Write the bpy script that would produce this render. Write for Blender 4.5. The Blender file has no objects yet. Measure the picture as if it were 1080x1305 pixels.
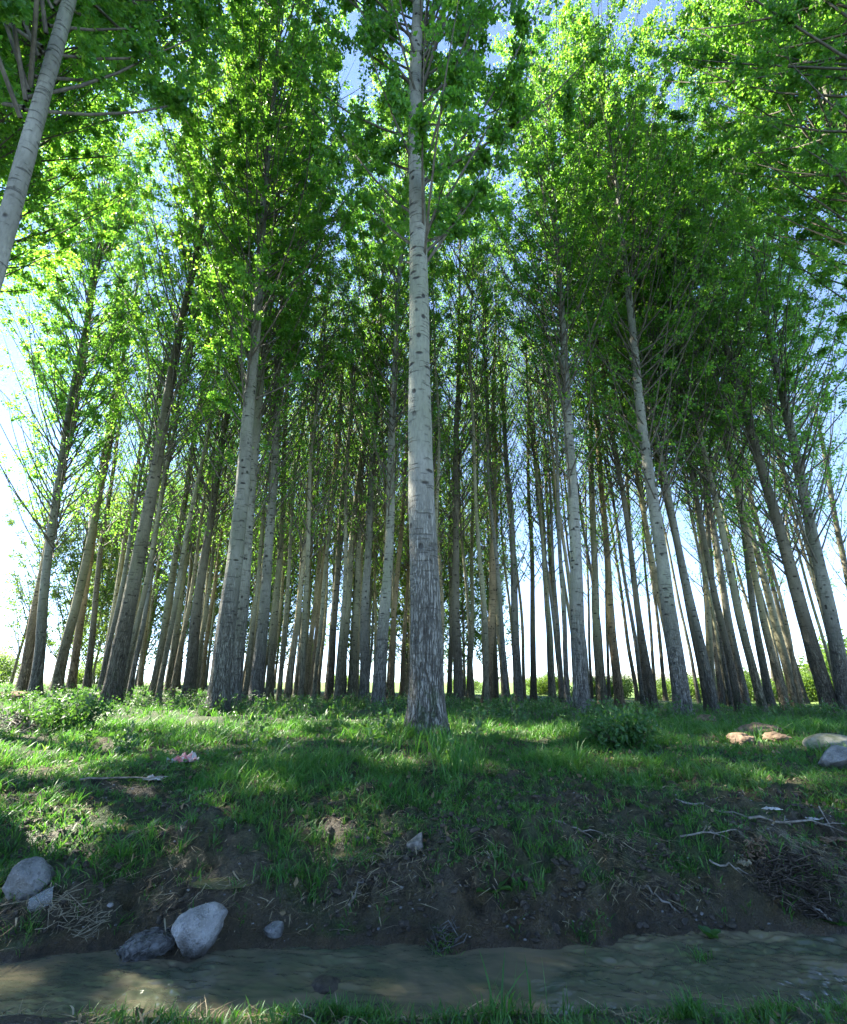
import bpy, math, random
import numpy as np
from mathutils import Vector, Matrix

random.seed(7)
RNG = np.random.default_rng(11)
S = bpy.context.scene
COL = S.collection
PITCH = math.radians(19.5)
CP, SP = math.cos(PITCH), math.sin(PITCH)
FPX = 612.0
CAMZ = 1.10
SUN_AZ, SUN_EL = -68.0, 46.0

# ------------------------------------------------------------------ noise
def _hash(ix, iy, iz):
    h = (ix * 374761393 + iy * 668265263 + iz * 2147483647 + 1274126177) & 0xFFFFFFFF
    h = ((h ^ (h >> 13)) * 1274126177) & 0xFFFFFFFF
    h = h ^ (h >> 16)
    h = (h * 2246822519) & 0xFFFFFFFF
    return ((h ^ (h >> 15)) & 0xFFFFFF) / float(0xFFFFFF) * 2 - 1

def vnoise(x, y, z=None):
    x = np.asarray(x, float); y = np.asarray(y, float)
    z = np.zeros_like(x) if z is None else np.asarray(z, float)
    xi, yi, zi = np.floor(x).astype(np.int64), np.floor(y).astype(np.int64), np.floor(z).astype(np.int64)
    fx, fy, fz = x - xi, y - yi, z - zi
    ux, uy, uz = fx*fx*(3-2*fx), fy*fy*(3-2*fy), fz*fz*(3-2*fz)
    r = 0
    for dx in (0, 1):
        for dy in (0, 1):
            for dz in (0, 1):
                r = r + _hash(xi+dx, yi+dy, zi+dz) * (ux if dx else 1-ux) * (uy if dy else 1-uy) * (uz if dz else 1-uz)
    return r

def fbm(x, y, z=None, octv=4, gain=.5):
    a, s, r = 1.0, 1.0, 0
    for k in range(octv):
        r = r + a * vnoise(np.asarray(x)*s + 17.3*k, np.asarray(y)*s - 9.1*k, None if z is None else np.asarray(z)*s + 3.7*k)
        a *= gain; s *= 2.03
    return r

def sst(a, b, x):
    t = np.clip((x - a) / (b - a), 0, 1)
    return t * t * (3 - 2 * t)

# ------------------------------------------------------------------ mesh helpers
def mesh_np(name, V, loops, starts, mats, matidx=None, smooth=None, attrs=None):
    me = bpy.data.meshes.new(name)
    V = np.ascontiguousarray(V, dtype=np.float32)
    me.vertices.add(len(V)); me.vertices.foreach_set('co', V.ravel())
    me.loops.add(len(loops)); me.loops.foreach_set('vertex_index', np.ascontiguousarray(loops, dtype=np.int32))
    me.polygons.add(len(starts)); me.polygons.foreach_set('loop_start', np.ascontiguousarray(starts, dtype=np.int32))
    for m in mats: me.materials.append(m)
    if matidx is not None: me.polygons.foreach_set('material_index', np.ascontiguousarray(matidx, dtype=np.int32))
    if smooth is not None:
        sm = np.full(len(starts), bool(smooth)) if np.isscalar(smooth) else smooth
        me.polygons.foreach_set('use_smooth', sm)
    for k, a in (attrs or {}).items():
        at = me.attributes.new(k, 'FLOAT', 'POINT'); at.data.foreach_set('value', np.ascontiguousarray(a, dtype=np.float32))
    me.update(calc_edges=True); me.validate()
    return me

class Geo:
    """collects quads and tris with a material index and builds one mesh"""
    def __init__(s): s.V = []; s.L = []; s.N = []; s.M = []; s.S = []; s.n = 0
    def add(s, V, F, mat=0, smooth=True):
        V = np.asarray(V, float); F = np.asarray(F)
        s.V.append(V); s.L.append((F + s.n).ravel()); s.N.append(np.full(len(F), F.shape[1]))
        s.M.append(np.full(len(F), mat)); s.S.append(np.full(len(F), smooth)); s.n += len(V)
    def mesh(s, name, mats):
        N = np.concatenate(s.N); starts = np.concatenate([[0], np.cumsum(N)[:-1]])
        return mesh_np(name, np.concatenate(s.V), np.concatenate(s.L), starts, mats, np.concatenate(s.M), np.concatenate(s.S))

def link(name, me, parent=None, loc=(0, 0, 0)):
    o = bpy.data.objects.new(name, me); COL.objects.link(o)
    o.location = loc
    if parent: o.parent = parent
    return o
def tag(o, label=None, cat=None, group=None, kind=None):
    if label: o['label'] = label
    if cat: o['category'] = cat
    if group: o['group'] = group
    if kind: o['kind'] = kind
    return o

def tube(g, P, R, n=6, mat=0, cap=True, rough=None):
    """tube along points P (k,3) with radii R (k)"""
    P = np.asarray(P, float); R = np.asarray(R, float); k = len(P)
    T = np.gradient(P, axis=0); T /= np.linalg.norm(T, axis=1)[:, None] + 1e-9
    ref = np.where(np.abs(T[:, 2:3]) > .9, np.array([[1., 0, 0]]), np.array([[0, 0, 1.]]))
    if abs(T[:, 2]).mean() > .7: ref = np.tile(np.array([[1., 0, 0]]), (k, 1))
    elif abs(T[:, 2]).max() < .95: ref = np.tile(np.array([[0, 0, 1.]]), (k, 1))
    A = np.cross(T, ref); A /= np.linalg.norm(A, axis=1)[:, None] + 1e-9
    B = np.cross(T, A)
    th = np.linspace(0, 2*np.pi, n, endpoint=False)
    RR = R[:, None] * np.ones((1, n))
    if rough is not None: RR = RR * rough(P, th)
    V = P[:, None, :] + RR[..., None] * (np.cos(th)[None, :, None] * A[:, None, :] + np.sin(th)[None, :, None] * B[:, None, :])
    V = V.reshape(-1, 3)
    i = np.arange(k-1)[:, None] * n; j = np.arange(n)[None, :]; j2 = (j + 1) % n
    F = np.stack([i+j, i+j2, i+n+j2, i+n+j], -1).reshape(-1, 4)
    g.add(V, F[:, ::-1], mat)
    if cap:
        for e, sgn in ((0, 1), (k-1, -1)):
            c = np.vstack([V[e*n:(e+1)*n], P[e:e+1]])
            f = np.stack([np.arange(n), (np.arange(n)+1) % n, np.full(n, n)], -1)
            g.add(c, f if sgn > 0 else f[:, ::-1], mat)

# ------------------------------------------------------------------ materials
def newmat(name):
    m = bpy.data.materials.new(name); m.use_nodes = True
    nt = m.node_tree; nt.nodes.clear()
    return m, nt, nt.nodes.new('ShaderNodeOutputMaterial')
class NT:
    def __init__(s, nt): s.nt = nt
    def n(s, t, **k):
        x = s.nt.nodes.new(t)
        for a, b in k.items(): setattr(x, a, b)
        return x
    def link(s, a, b): s.nt.links.new(a, b)
    def put(s, sock, v):
        if hasattr(v, 'links') or isinstance(v, bpy.types.NodeSocket): s.nt.links.new(v, sock)
        else: sock.default_value = v
    def math(s, op, a, b=0.0, c=None, clamp=False):
        x = s.n('ShaderNodeMath', operation=op, use_clamp=clamp); s.put(x.inputs[0], a); s.put(x.inputs[1], b)
        if c is not None: s.put(x.inputs[2], c)
        return x.outputs[0]
    def vmul(s, v, sc):
        x = s.n('ShaderNodeVectorMath', operation='MULTIPLY'); s.link(v, x.inputs[0]); x.inputs[1].default_value = sc
        return x.outputs[0]
    def vadd(s, a, b):
        x = s.n('ShaderNodeVectorMath', operation='ADD'); s.link(a, x.inputs[0]); s.put(x.inputs[1], b)
        return x.outputs[0]
    def noise(s, v, scale=1.0, det=4, rough=.55, dist=0.0):
        x = s.n('ShaderNodeTexNoise'); s.link(v, x.inputs['Vector']); x.inputs['Scale'].default_value = scale
        x.inputs['Detail'].default_value = det; x.inputs['Roughness'].default_value = rough; x.inputs['Distortion'].default_value = dist
        return x.outputs['Fac']
    def ramp(s, f, stops, interp='LINEAR'):
        x = s.n('ShaderNodeValToRGB'); s.link(f, x.inputs[0]); cr = x.color_ramp; cr.interpolation = interp
        while len(cr.elements) < len(stops): cr.elements.new(.5)
        for e, (p, c) in zip(cr.elements, stops): e.position = p; e.color = (*c, 1) if len(c) == 3 else c
        return x.outputs[0]
    def rng(s, f, a, b, c=0.0, d=1.0):
        x = s.n('ShaderNodeMapRange', interpolation_type='SMOOTHSTEP'); s.put(x.inputs[0], f)
        for i, v in enumerate((a, b, c, d)): x.inputs[i+1].default_value = v
        return x.outputs[0]
    def mix(s, f, a, b, mode='MIX'):
        x = s.n('ShaderNodeMix', data_type='RGBA', blend_type=mode); s.put(x.inputs[0], f)
        s.put(x.inputs[6], a if not isinstance(a, tuple) else (*a, 1)); s.put(x.inputs[7], b if not isinstance(b, tuple) else (*b, 1))
        return x.outputs[2]
    def bump(s, h, strength, dist):
        x = s.n('ShaderNodeBump'); x.inputs['Strength'].default_value = strength; x.inputs['Distance'].default_value = dist
        s.link(h, x.inputs['Height']); return x.outputs[0]
    def bsdf(s, col, rough=.6, spec=.4, normal=None):
        x = s.n('ShaderNodeBsdfPrincipled'); s.put(x.inputs['Base Color'], col if not isinstance(col, tuple) else (*col, 1))
        s.put(x.inputs['Roughness'], rough); s.put(x.inputs['Specular IOR Level'], spec)
        if normal is not None: s.link(normal, x.inputs['Normal'])
        return x

def leaf_mat(name, stops, tstops, tw=.42, rough=.42, spec=.5, patch=True):
    m, nt, out = newmat(name); N = NT(nt)
    geo = N.n('ShaderNodeNewGeometry'); oi = N.n('ShaderNodeObjectInfo')
    f = geo.outputs['Random Per Island']
    f2 = N.math('ADD', N.math('MULTIPLY', f, .75), N.math('MULTIPLY', oi.outputs['Random'], .25))
    c = N.ramp(f2, stops); t = N.ramp(f2, tstops)
    b = N.bsdf(c, rough, spec)
    tr = N.n('ShaderNodeBsdfTranslucent'); N.link(t, tr.inputs[0])
    mx = N.n('ShaderNodeMixShader'); mx.inputs[0].default_value = tw
    N.link(b.outputs[0], mx.inputs[1]); N.link(tr.outputs[0], mx.inputs[2]); N.link(mx.outputs[0], out.inputs[0])
    return m

M_LEAF = leaf_mat('poplar_leaf', [(0, (.028, .100, .030)), (.5, (.044, .138, .034)), (1, (.075, .180, .036))],
                  [(0, (.19, .50, .045)), (.6, (.29, .62, .05)), (1, (.46, .72, .055))], .54)
M_GRASS = leaf_mat('grass_blade', [(0, (.026, .100, .022)), (.55, (.050, .150, .028)), (.94, (.09, .19, .04)), (1, (.26, .23, .11))],
                   [(0, (.07, .26, .02)), (.7, (.13, .36, .03)), (1, (.30, .36, .08))], .38, .45, .4)
M_WEED = leaf_mat('weed_leaf', [(0, (.022, .075, .02)), (.7, (.045, .12, .03)), (1, (.09, .16, .05))],
                  [(0, (.08, .24, .02)), (1, (.18, .36, .04))], .32, .45, .45)
M_BUSH = leaf_mat('bright_bush_leaf', [(0, (.045, .10, .025)), (1, (.10, .16, .035))],
                  [(0, (.16, .32, .03)), (1, (.28, .42, .05))], .42, .5, .3)
M_STRAW = leaf_mat('straw', [(0, (.12, .09, .05)), (.6, (.28, .23, .14)), (1, (.48, .42, .30))],
                   [(0, (.10, .08, .04)), (1, (.3, .25, .15))], .15, .7, .2)

def bark_mat():
    m, nt, out = newmat('poplar_bark'); N = NT(nt)
    tc = N.n('ShaderNodeTexCoord'); oi = N.n('ShaderNodeObjectInfo')
    P = tc.outputs['Object']
    z = N.n('ShaderNodeSeparateXYZ'); N.link(P, z.inputs[0]); z = z.outputs[2]
    off = N.n('ShaderNodeCombineXYZ'); N.link(N.math('MULTIPLY', oi.outputs['Random'], 37.0), off.inputs[0]); N.link(N.math('MULTIPLY', oi.outputs['Random'], 91.0), off.inputs[1])
    off.inputs[2].default_value = 0; off = off.outputs[0]
    def co(sx, sy, sz): return N.vadd(N.vmul(P, (sx, sy, sz)), off)
    blot = N.noise(co(2.2, 2.2, .9), 1, 5)
    hmask = N.math('ADD', N.rng(z, .5, 3.6, 1, 0), N.math('MULTIPLY', N.math('SUBTRACT', blot, .5), .7), clamp=True)   # rough bark low down
    # vertical furrows: two layers of stretched noise, dark where it crosses its middle
    wob = N.math('MULTIPLY', N.noise(co(5, 5, 3), 1, 3), .7)
    wv = N.n('ShaderNodeCombineXYZ'); N.link(wob, wv.inputs[0]); N.link(wob, wv.inputs[1])
    n1 = N.noise(N.vadd(co(24, 24, 1.7), wv.outputs[0]), 1, 3, .55); n2 = N.noise(N.vadd(co(52, 52, 6.5), wv.outputs[0]), 1, 3, .6)
    f1 = N.rng(N.math('ABSOLUTE', N.math('SUBTRACT', n1, .5)), .0, .05); f2 = N.rng(N.math('ABSOLUTE', N.math('SUBTRACT', n2, .5)), .0, .06)
    furrow = N.math('MULTIPLY', f1, N.math('ADD', .25, N.math('MULTIPLY', f2, .75)))          # 0 in the furrow
    fine = N.noise(co(30, 30, 9), 1, 5, .65)
    # horizontal lenticel lines and branch scars on the smooth bark
    lent = N.rng(N.noise(co(4.0, 4.0, 30), 1, 3, .55), .59, .66)
    v2 = N.n('ShaderNodeTexVoronoi', feature='F1'); N.link(co(5.5, 5.5, 4.2), v2.inputs['Vector']); v2.inputs['Scale'].default_value = 1
    scar = N.math('MULTIPLY', N.rng(v2.outputs['Distance'], .12, .22, 1, 0), N.rng(N.noise(co(1.7, 1.7, 1.1), 1, 2), .42, .5))
    v3 = N.n('ShaderNodeTexVoronoi', feature='F1'); N.link(co(3.0, 3.0, 7.5), v3.inputs['Vector']); v3.inputs['Scale'].default_value = 1
    ring = N.math('MULTIPLY', N.rng(v3.outputs['Distance'], .12, .24, 1, 0), N.rng(N.noise(co(2.3, 2.3, 2.9), 1, 2), .36, .46))
    marks = N.math('MAXIMUM', N.math('MULTIPLY', lent, .65), N.math('MAXIMUM', scar, ring))
    tint = oi.outputs['Color']
    smooth = N.mix(N.rng(blot, .35, .7), (.22, .215, .185), (.40, .395, .35))
    smooth = N.mix(N.math('MULTIPLY', N.rng(N.noise(co(1.3, 1.3, .35), 1, 3), .45, .7), .5), smooth, (.24, .27, .17))
    smooth = N.mix(N.math('MULTIPLY', N.rng(fine, .45, .62), .35), smooth, (.13, .13, .11))
    smooth = N.mix(N.math('MULTIPLY', marks, .95), smooth, (.035, .032, .028))
    ridge = N.mix(fine, (.15, .145, .13), (.36, .355, .335))
    rough_c = N.mix(furrow, (.055, .048, .04), ridge)
    rough_c = N.mix(N.math('MULTIPLY', marks, .45), rough_c, (.05, .045, .04))
    col = N.mix(hmask, smooth, rough_c)
    col = N.mix(1.0, col, tint, 'MULTIPLY')
    moss = N.math('MULTIPLY', N.rng(z, .1, 1.0, 1, 0), N.rng(N.noise(co(4, 4, 3), 1, 4, .7), .52, .64))
    col = N.mix(N.math('MULTIPLY', moss, .75), col, (.035, .06, .018))
    h = N.math('ADD', N.math('MULTIPLY', N.math('MULTIPLY', furrow, hmask), 1.0), N.math('ADD', N.math('MULTIPLY', fine, .35), N.math('MULTIPLY', marks, -.35)))
    b = N.bsdf(col, .8, .25, N.bump(h, 1.0, .04))
    N.link(b.outputs[0], out.inputs[0])
    return m
M_BARK = bark_mat()

def simple(name, c1, c2, scale=8, rough=.8, spec=.3, bump=.4, bd=.01, stretch=(1, 1, 1), det=6):
    m, nt, out = newmat(name); N = NT(nt)
    tc = N.n('ShaderNodeTexCoord'); v = N.vmul(tc.outputs['Object'], stretch)
    f = N.noise(v, scale, det, .62); f3 = N.noise(v, scale*3.1, det, .7)
    c = N.mix(N.rng(f, .32, .68), c1, c2)
    c = N.mix(N.rng(f3, .55, .72, 0, .55), c, tuple(x*.45 for x in c1))
    b = N.bsdf(c, rough, spec, N.bump(N.math('ADD', f, N.math('MULTIPLY', f3, .5)), bump, bd))
    N.link(b.outputs[0], out.inputs[0]); return m
M_TWIG = simple('twig_bark', (.07, .062, .045), (.15, .135, .10), 14, stretch=(1, 1, .25), bump=.2)
M_DEADWOOD = simple('dead_wood', (.09, .08, .062), (.26, .235, .20), 18, stretch=(1, 1, 1), bump=.7, bd=.006)
def stone_mat(name, c1, c2):
    m, nt, out = newmat(name); N = NT(nt)
    tc = N.n('ShaderNodeTexCoord'); v = tc.outputs['Object']; g = N.n('ShaderNodeNewGeometry')
    f = N.noise(v, 11, 6, .65); f2 = N.noise(v, 45, 5, .7); f3 = N.noise(v, 120, 3, .6)
    c = N.mix(N.rng(f, .3, .7), c1, c2)
    c = N.mix(N.rng(f2, .52, .66, 0, .6), c, tuple(x*.4 for x in c1))
    c = N.mix(N.rng(f3, .58, .7, 0, .5), c, tuple(min(1, x*1.3) for x in c2))
    z = N.n('ShaderNodeSeparateXYZ'); N.link(v, z.inputs[0]); nz = N.n('ShaderNodeSeparateXYZ'); N.link(g.outputs['Normal'], nz.inputs[0])
    mud = N.rng(N.math('ADD', N.math('MULTIPLY', z.outputs[2], 9.0), N.math('MULTIPLY', N.math('SUBTRACT', f, .5), 2.4)), -.5, .35, 1, 0)   # splashed with mud low down
    c = N.mix(N.math('MULTIPLY', mud, .85), c, (.05, .042, .03))
    h = N.math('ADD', f, N.math('ADD', N.math('MULTIPLY', f2, .6), N.math('MULTIPLY', f3, .25)))
    b = N.bsdf(c, .8, .3, N.bump(h, 1.0, .02)); N.link(b.outputs[0], out.inputs[0]); return m
M_ROCK = stone_mat('grey_rock', (.12, .12, .11), (.27, .265, .25))
M_ROCKL = stone_mat('pale_rock', (.19, .18, .165), (.40, .385, .36))
M_ROCKM = simple('mossy_rock', (.10, .115, .06), (.26, .25, .20), 8, .85, .25, .8, .012)
M_EARTH = simple('dry_earth', (.10, .07, .045), (.24, .17, .115), 12, .95, .15, .8, .015)
M_ROOT = simple('root_fibre', (.045, .042, .036), (.16, .155, .14), 30, .6, .4, .4, .004)
M_MUD = simple('mud_lump', (.022, .019, .014), (.070, .057, .041), 40, .75, .35, .7, .006)
M_SCRAP = simple('weathered_paper', (.28, .27, .25), (.50, .49, .46), 20, .8, .3, .3, .003)
M_RED = simple('faded_red_plastic', (.30, .05, .05), (.50, .30, .28), 14, .5, .45, .3, .003)

def ground_mat():
    m, nt, out = newmat('soil'); N = NT(nt)
    g = N.n('ShaderNodeNewGeometry'); P = g.outputs['Position']
    def attr(k):
        a = N.n('ShaderNodeAttribute'); a.attribute_name = k; return a.outputs['Fac']
    wet, green, silt = attr('wet'), attr('green'), attr('silt')
    n1 = N.noise(P, 2.2, 5); n2 = N.noise(P, 14, 6, .65); n3 = N.noise(P, 70, 5, .7)
    mud = N.mix(N.rng(n2, .3, .7), (.024, .019, .011), (.115, .085, .046))
    mud = N.mix(N.math('MULTIPLY', N.rng(n1, .5, .7), .6), mud, (.095, .074, .052))
    mud = N.mix(N.rng(n3, .60, .70, 0, .7), mud, (.12, .10, .072))
    n4 = N.noise(P, 190, 3, .7)
    mud = N.mix(N.rng(n4, .52, .66, 0, .65), mud, (.018, .014, .009))
    vc = N.n('ShaderNodeTexVoronoi', feature='DISTANCE_TO_EDGE'); N.link(N.vadd(N.vmul(P, (22, 22, 22)), (0, 0, 0)), vc.inputs['Vector']); vc.inputs['Scale'].default_value = 1
    crack = N.math('MULTIPLY', N.rng(vc.outputs['Distance'], .0, .07, 1, 0), N.rng(n1, .40, .6))
    mud = N.mix(N.math('MULTIPLY', crack, .25), mud, (.010, .008, .006))
    mud = N.mix(N.math('MULTIPLY', silt, .6), mud, (.085, .070, .045))
    turf = N.mix(N.rng(n2, .35, .65), (.022, .040, .014), (.060, .085, .028))
    turf = N.mix(N.rng(n1, .5, .72, 0, .5), turf, (.10, .085, .05))
    far = N.mix(N.rng(N.noise(P, .35, 4), .3, .7), (.075, .155, .028), (.15, .22, .045))
    d = N.n('ShaderNodeVectorMath', operation='LENGTH'); N.link(P, d.inputs[0])
    turf = N.mix(N.rng(d.outputs['Value'], 24, 40), turf, far)
    col = N.mix(green, mud, turf)
    rough = N.math('SUBTRACT', .92, N.math('MULTIPLY', wet, N.rng(n2, .3, .7, .45, .70)))
    h = N.math('ADD', N.math('SUBTRACT', N.math('MULTIPLY', n2, 1.3), N.math('MULTIPLY', crack, .12)), N.math('ADD', N.math('MULTIPLY', n3, .55), N.math('MULTIPLY', n4, .2)))
    b = N.bsdf(col, rough, .42, N.bump(h, 1.0, .05)); N.link(b.outputs[0], out.inputs[0])
    return m
M_GROUND = ground_mat()

def water_mat(name, c1, c2, amp):
    m, nt, out = newmat(name); N = NT(nt)
    g = N.n('ShaderNodeNewGeometry'); P = g.outputs['Position']
    n1 = N.noise(N.vmul(P, (1.6, 3.2, 1)), 1.4, 4, .6, .8)
    c = N.mix(N.rng(n1, .38, .66), c1, c2)
    r1 = N.noise(N.vmul(P, (6, 11, 1)), 1.0, 2, .5, .3); r2 = N.noise(N.vmul(P, (30, 46, 1)), 1.0, 2, .5, .3)
    reg = N.rng(N.noise(N.vmul(P, (1.1, 1.5, 1)), 1.0, 2), .38, .62)          # rippled and slack stretches
    h = N.math('ADD', r1, N.math('MULTIPLY', N.math('MULTIPLY', r2, .55), reg))
    b = N.bsdf(c, .03, .5, N.bump(h, amp, .012)); b.inputs['IOR'].default_value = 1.5
    N.link(b.outputs[0], out.inputs[0]); return m
M_WATER = water_mat('muddy_water', (.062, .072, .046), (.150, .128, .082), .55)
M_PUDDLE = water_mat('puddle_water', (.085, .09, .04), (.13, .12, .06), .08)

# ------------------------------------------------------------------ terrain
def fe(x):   # far edge of the stream
    x = np.asarray(x, float)
    b = 2.66 + .055*x + .06*vnoise(x*2.1+3, x*0+.5) + .045*vnoise(x*5.3, x*0+4.5) + .018*vnoise(x*17, x*0+7.5)
    b = b - .10*np.exp(-((x-.09)/.13)**2) - .06*np.exp(-((x+1.05)/.2)**2) - .07*np.exp(-((x-.80)/.10)**2)
    return b
def ne(x):   # near edge
    x = np.asarray(x, float)
    return 2.17 + .012*x + .04*vnoise(x*2.6+9, x*0+1.5) + .02*vnoise(x*8, x*0+2.5)

def base_h(X, Y):
    t = Y - fe(X); t2 = ne(X) - Y
    up = np.interp(t, [-.3, -.10, 0, .05, .13, .28, .55, .85, 1.3, 2.0, 2.9, 5.5, 10, 16, 34, 60], [-.14, -.10, 0, .05, .13, .215, .335, .40, .44, .50, .545, .50, .40, .36, .36, .36])
    dn = np.interp(t2, [-.3, -.08, 0, .05, .2, .6, 1.2, 8], [-.14, -.08, 0, .03, .075, .11, .16, .3])
    z = np.where(t > -.22, np.where(t2 > t, dn, up), np.where(t2 > -.25, dn, -.14))
    far = sst(4, 12, Y)
    z = z - far * np.clip(.018*X, -.22, .30) + .30*sst(8, 22, Y)*sst(-6, -16, X)*(1 - sst(60, 120, Y))
    return z

PUD = []   # (x, y, rx, ry, z)
MND = []   # (x, y, rx, ry, h)
def ground_z(X, Y, detail=True):
    X = np.asarray(X, float); Y = np.asarray(Y, float)
    z = base_h(X, Y)
    for (x, y, rx, ry, h) in MND:
        z = z + h*np.exp(-((X-x)/rx)**2 - ((Y-y)/ry)**2)
    if detail:
        t = Y - fe(X)
        bank = sst(.0, .12, t) * (1 - sst(1.0, 2.2, t)) + .5*sst(.05, .2, ne(X)-Y)
        a = fbm(X*3.1, Y*3.1, octv=5)
        r = 1 - np.abs(fbm(X*6.5+5, Y*6.5, octv=4))
        r2 = 1 - np.abs(fbm(X*15-3, Y*15, octv=3))
        z = z + bank*(.034*a + .050*(r-.6) + .034*(r2-.6)*sst(-.4, .4, fbm(X*4+8, Y*4, octv=2)) + .014*fbm(X*30, Y*30, octv=2))
        z = z + .045*fbm(X*.9, Y*.9, octv=3)*sst(.8, 2.5, t) + .012*fbm(X*7, Y*7, octv=3)*sst(.8, 2, t)*(1-sst(14, 20, Y))
    for (x, y, rx, ry, zp) in PUD:
        q = np.sqrt(((X-x)/rx)**2 + ((Y-y)/ry)**2) + .18*vnoise(X*7, Y*7)
        w = 1 - sst(.75, 1.45, q)
        z = z*(1-w) + (zp - .03*(1 - sst(.2, 1.05, q)))*w
    return z

def ray(px, py):
    dx, dy = (px-540)/FPX, (652.5-py)/FPX
    return np.array([dx, CP - dy*SP, SP + dy*CP])
def P(px, py, detail=True):
    """ground point seen at a photo pixel"""
    d = ray(px, py); s = np.concatenate([np.linspace(1.6, 9, 1500), np.linspace(9, 60, 1500)])
    z = CAMZ + s*d[2] - ground_z(s*d[0], s*d[1], detail)
    k = np.argmax(z < 0) if (z < 0).any() else len(s)-1
    if k < len(s)-1 and CAMZ + s[k]*d[2] < -.004:                       # meets the stream first
        q = -CAMZ/d[2]; return np.array([q*d[0], q*d[1], 0.0])
    return np.array([s[k]*d[0], s[k]*d[1], float(ground_z(s[k]*d[0], s[k]*d[1], detail))])
def G(x, y): return float(ground_z(np.array([x]), np.array([y]))[0])

for (px, py, rx, ry, h) in [(240, 1068, .22, .14, .085), (500, 1135, .30, .14, .05), (1010, 1100, .30, .2, .06), (330, 1160, .14, .12, .05),
                            (120, 1150, .3, .14, .03), (720, 1120, .3, .2, .03), (180, 985, .5, .4, .05), (420, 960, .6, .5, .04), (640, 985, .5, .3, .04)]:
    c = P(px, py, False); MND.append((c[0], c[1], rx, ry, h))
for (px, py, rx, ry) in [(190, 1052, .22, .10), (462, 1088, .13, .075), (285, 1122, .13, .07)]:
    c = P(px, py, False); PUD.append((c[0], c[1], rx, ry, c[2]-.01))

def project(X, Y, Z):
    zc = Y*CP + (Z-CAMZ)*SP
    yu = -Y*SP + (Z-CAMZ)*CP
    zc = np.maximum(zc, 1e-3)
    return 540 + FPX*X/zc, 652.5 - FPX*yu/zc

# bare earth seen in the photograph: ellipses (px, py, rx, ry)
BARE = [(1010, 1085, 105, 48), (890, 1140, 90, 30), (500, 1145, 110, 45), (110, 1175, 180, 35), (290, 1125, 80, 32), (950, 1165, 120, 25),
        (190, 1055, 60, 10), (330, 1180, 100, 30), (660, 1080, 50, 9), (240, 1078, 50, 22), (630, 1175, 110, 20), (740, 1160, 60, 16), (462, 1092, 50, 14),
        (600, 1120, 60, 14), (400, 1050, 60, 8), (150, 1010, 70, 6), (760, 1020, 60, 7)]
def bare(X, Y):
    Z = base_h(X, Y); px, py = project(X, Y, Z); m = np.zeros_like(X)
    for (a, b, c, d) in BARE:
        q = np.sqrt(((px-a)/c)**2 + ((py-b)/d)**2) + .35*vnoise(X*5, Y*5)
        m = np.maximum(m, 1 - sst(.7, 1.25, q))
    return np.where(Y < 6, m, 0)
def grass_density(X, Y):
    t = Y - fe(X)
    patch = fbm(X*2.3+40, Y*2.3, octv=3)
    d = sst(-.08, .22, t + .24*patch) * (.35 + .65*sst(-.45, .1, fbm(X*6+2, Y*6, octv=3)))
    d = d*(1-.80*bare(X, Y))
    d = np.where(ne(X) - Y > .015, .85*sst(-.5, .1, patch+.3), d)
    return np.where((t < .03) & (ne(X) - Y < .015), 0, d)

def build_ground():
    ys = np.concatenate([np.linspace(-8, 1.5, 24)[:-1], np.linspace(1.5, 4.2, 240)[:-1], np.linspace(4.2, 9, 130)[:-1], np.linspace(9, 40, 90)[:-1], np.geomspace(40, 4000, 30)])
    u = np.linspace(-1, 1, 560); u = np.sign(u)*np.abs(u)**1.25
    W = np.maximum(6, 1.35*np.abs(ys) + 2)
    X = u[None, :]*W[:, None]; Y = np.repeat(ys[:, None], len(u), 1)
    Z = ground_z(X, Y)
    n, k = X.shape
    i = np.arange(n-1)[:, None]*k; j = np.arange(k-1)[None, :]
    F = np.stack([i+j, i+j+1, i+k+j+1, i+k+j], -1).reshape(-1, 4)
    t = Y - fe(X)
    green = np.clip(grass_density(X, Y)*1.1, 0, 1); green = np.where(Y > 6, 1, green)
    wet = 1 - sst(.05, .7, t + .3*fbm(X*3, Y*3)); wet = np.maximum(wet, .8*bare(X, Y)*(vnoise(X*3+7, Y*3) > -.2))
    silt = sst(-.2, .5, fbm(X*2.5+3, Y*4, octv=3)) * (1-sst(.3, .9, t))
    me = mesh_np('ground', np.stack([X, Y, Z], -1).reshape(-1, 3), F.ravel(), np.arange(len(F))*4, [M_GROUND], smooth=True,
                 attrs={'green': green.ravel(), 'wet': wet.ravel(), 'silt': silt.ravel()})
    tag(link('ground', me), kind='structure')
build_ground()

def sheet(name, X, Y, Z, mat):
    n, k = X.shape
    i = np.arange(n-1)[:, None]*k; j = np.arange(k-1)[None, :]
    F = np.stack([i+j, i+j+1, i+k+j+1, i+k+j], -1).reshape(-1, 4)
    return mesh_np(name, np.stack([X, Y, Z], -1).reshape(-1, 3), F.ravel(), np.arange(len(F))*4, [mat], smooth=True)
xs = np.concatenate([np.linspace(-7, -2.6, 120)[:-1], np.linspace(-2.6, 2.6, 700), np.linspace(2.6, 7, 120)[1:]]); vs = np.linspace(0, 1, 150)
X = np.repeat(xs[None, :], 150, 0); lo = ne(xs)-.12; hi = fe(xs)+.12
Y = lo[None, :] + (hi-lo)[None, :]*vs[:, None]
act = sst(.45, .95, X) * 1.0 + np.exp(-((X+1.0)/.25)**2)*.85 + np.exp(-((X+.35)/.17)**2)*.75 + .07
Zw = act*(.010*fbm(X*6+Y*4, Y*12, octv=3) + .0075*np.abs(vnoise(X*17+Y*9, Y*30)) + .0032*vnoise(X*38+Y*22, Y*58))
tag(link('stream_water', sheet('stream_water', X, Y, Zw, M_WATER)), kind='structure')
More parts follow.
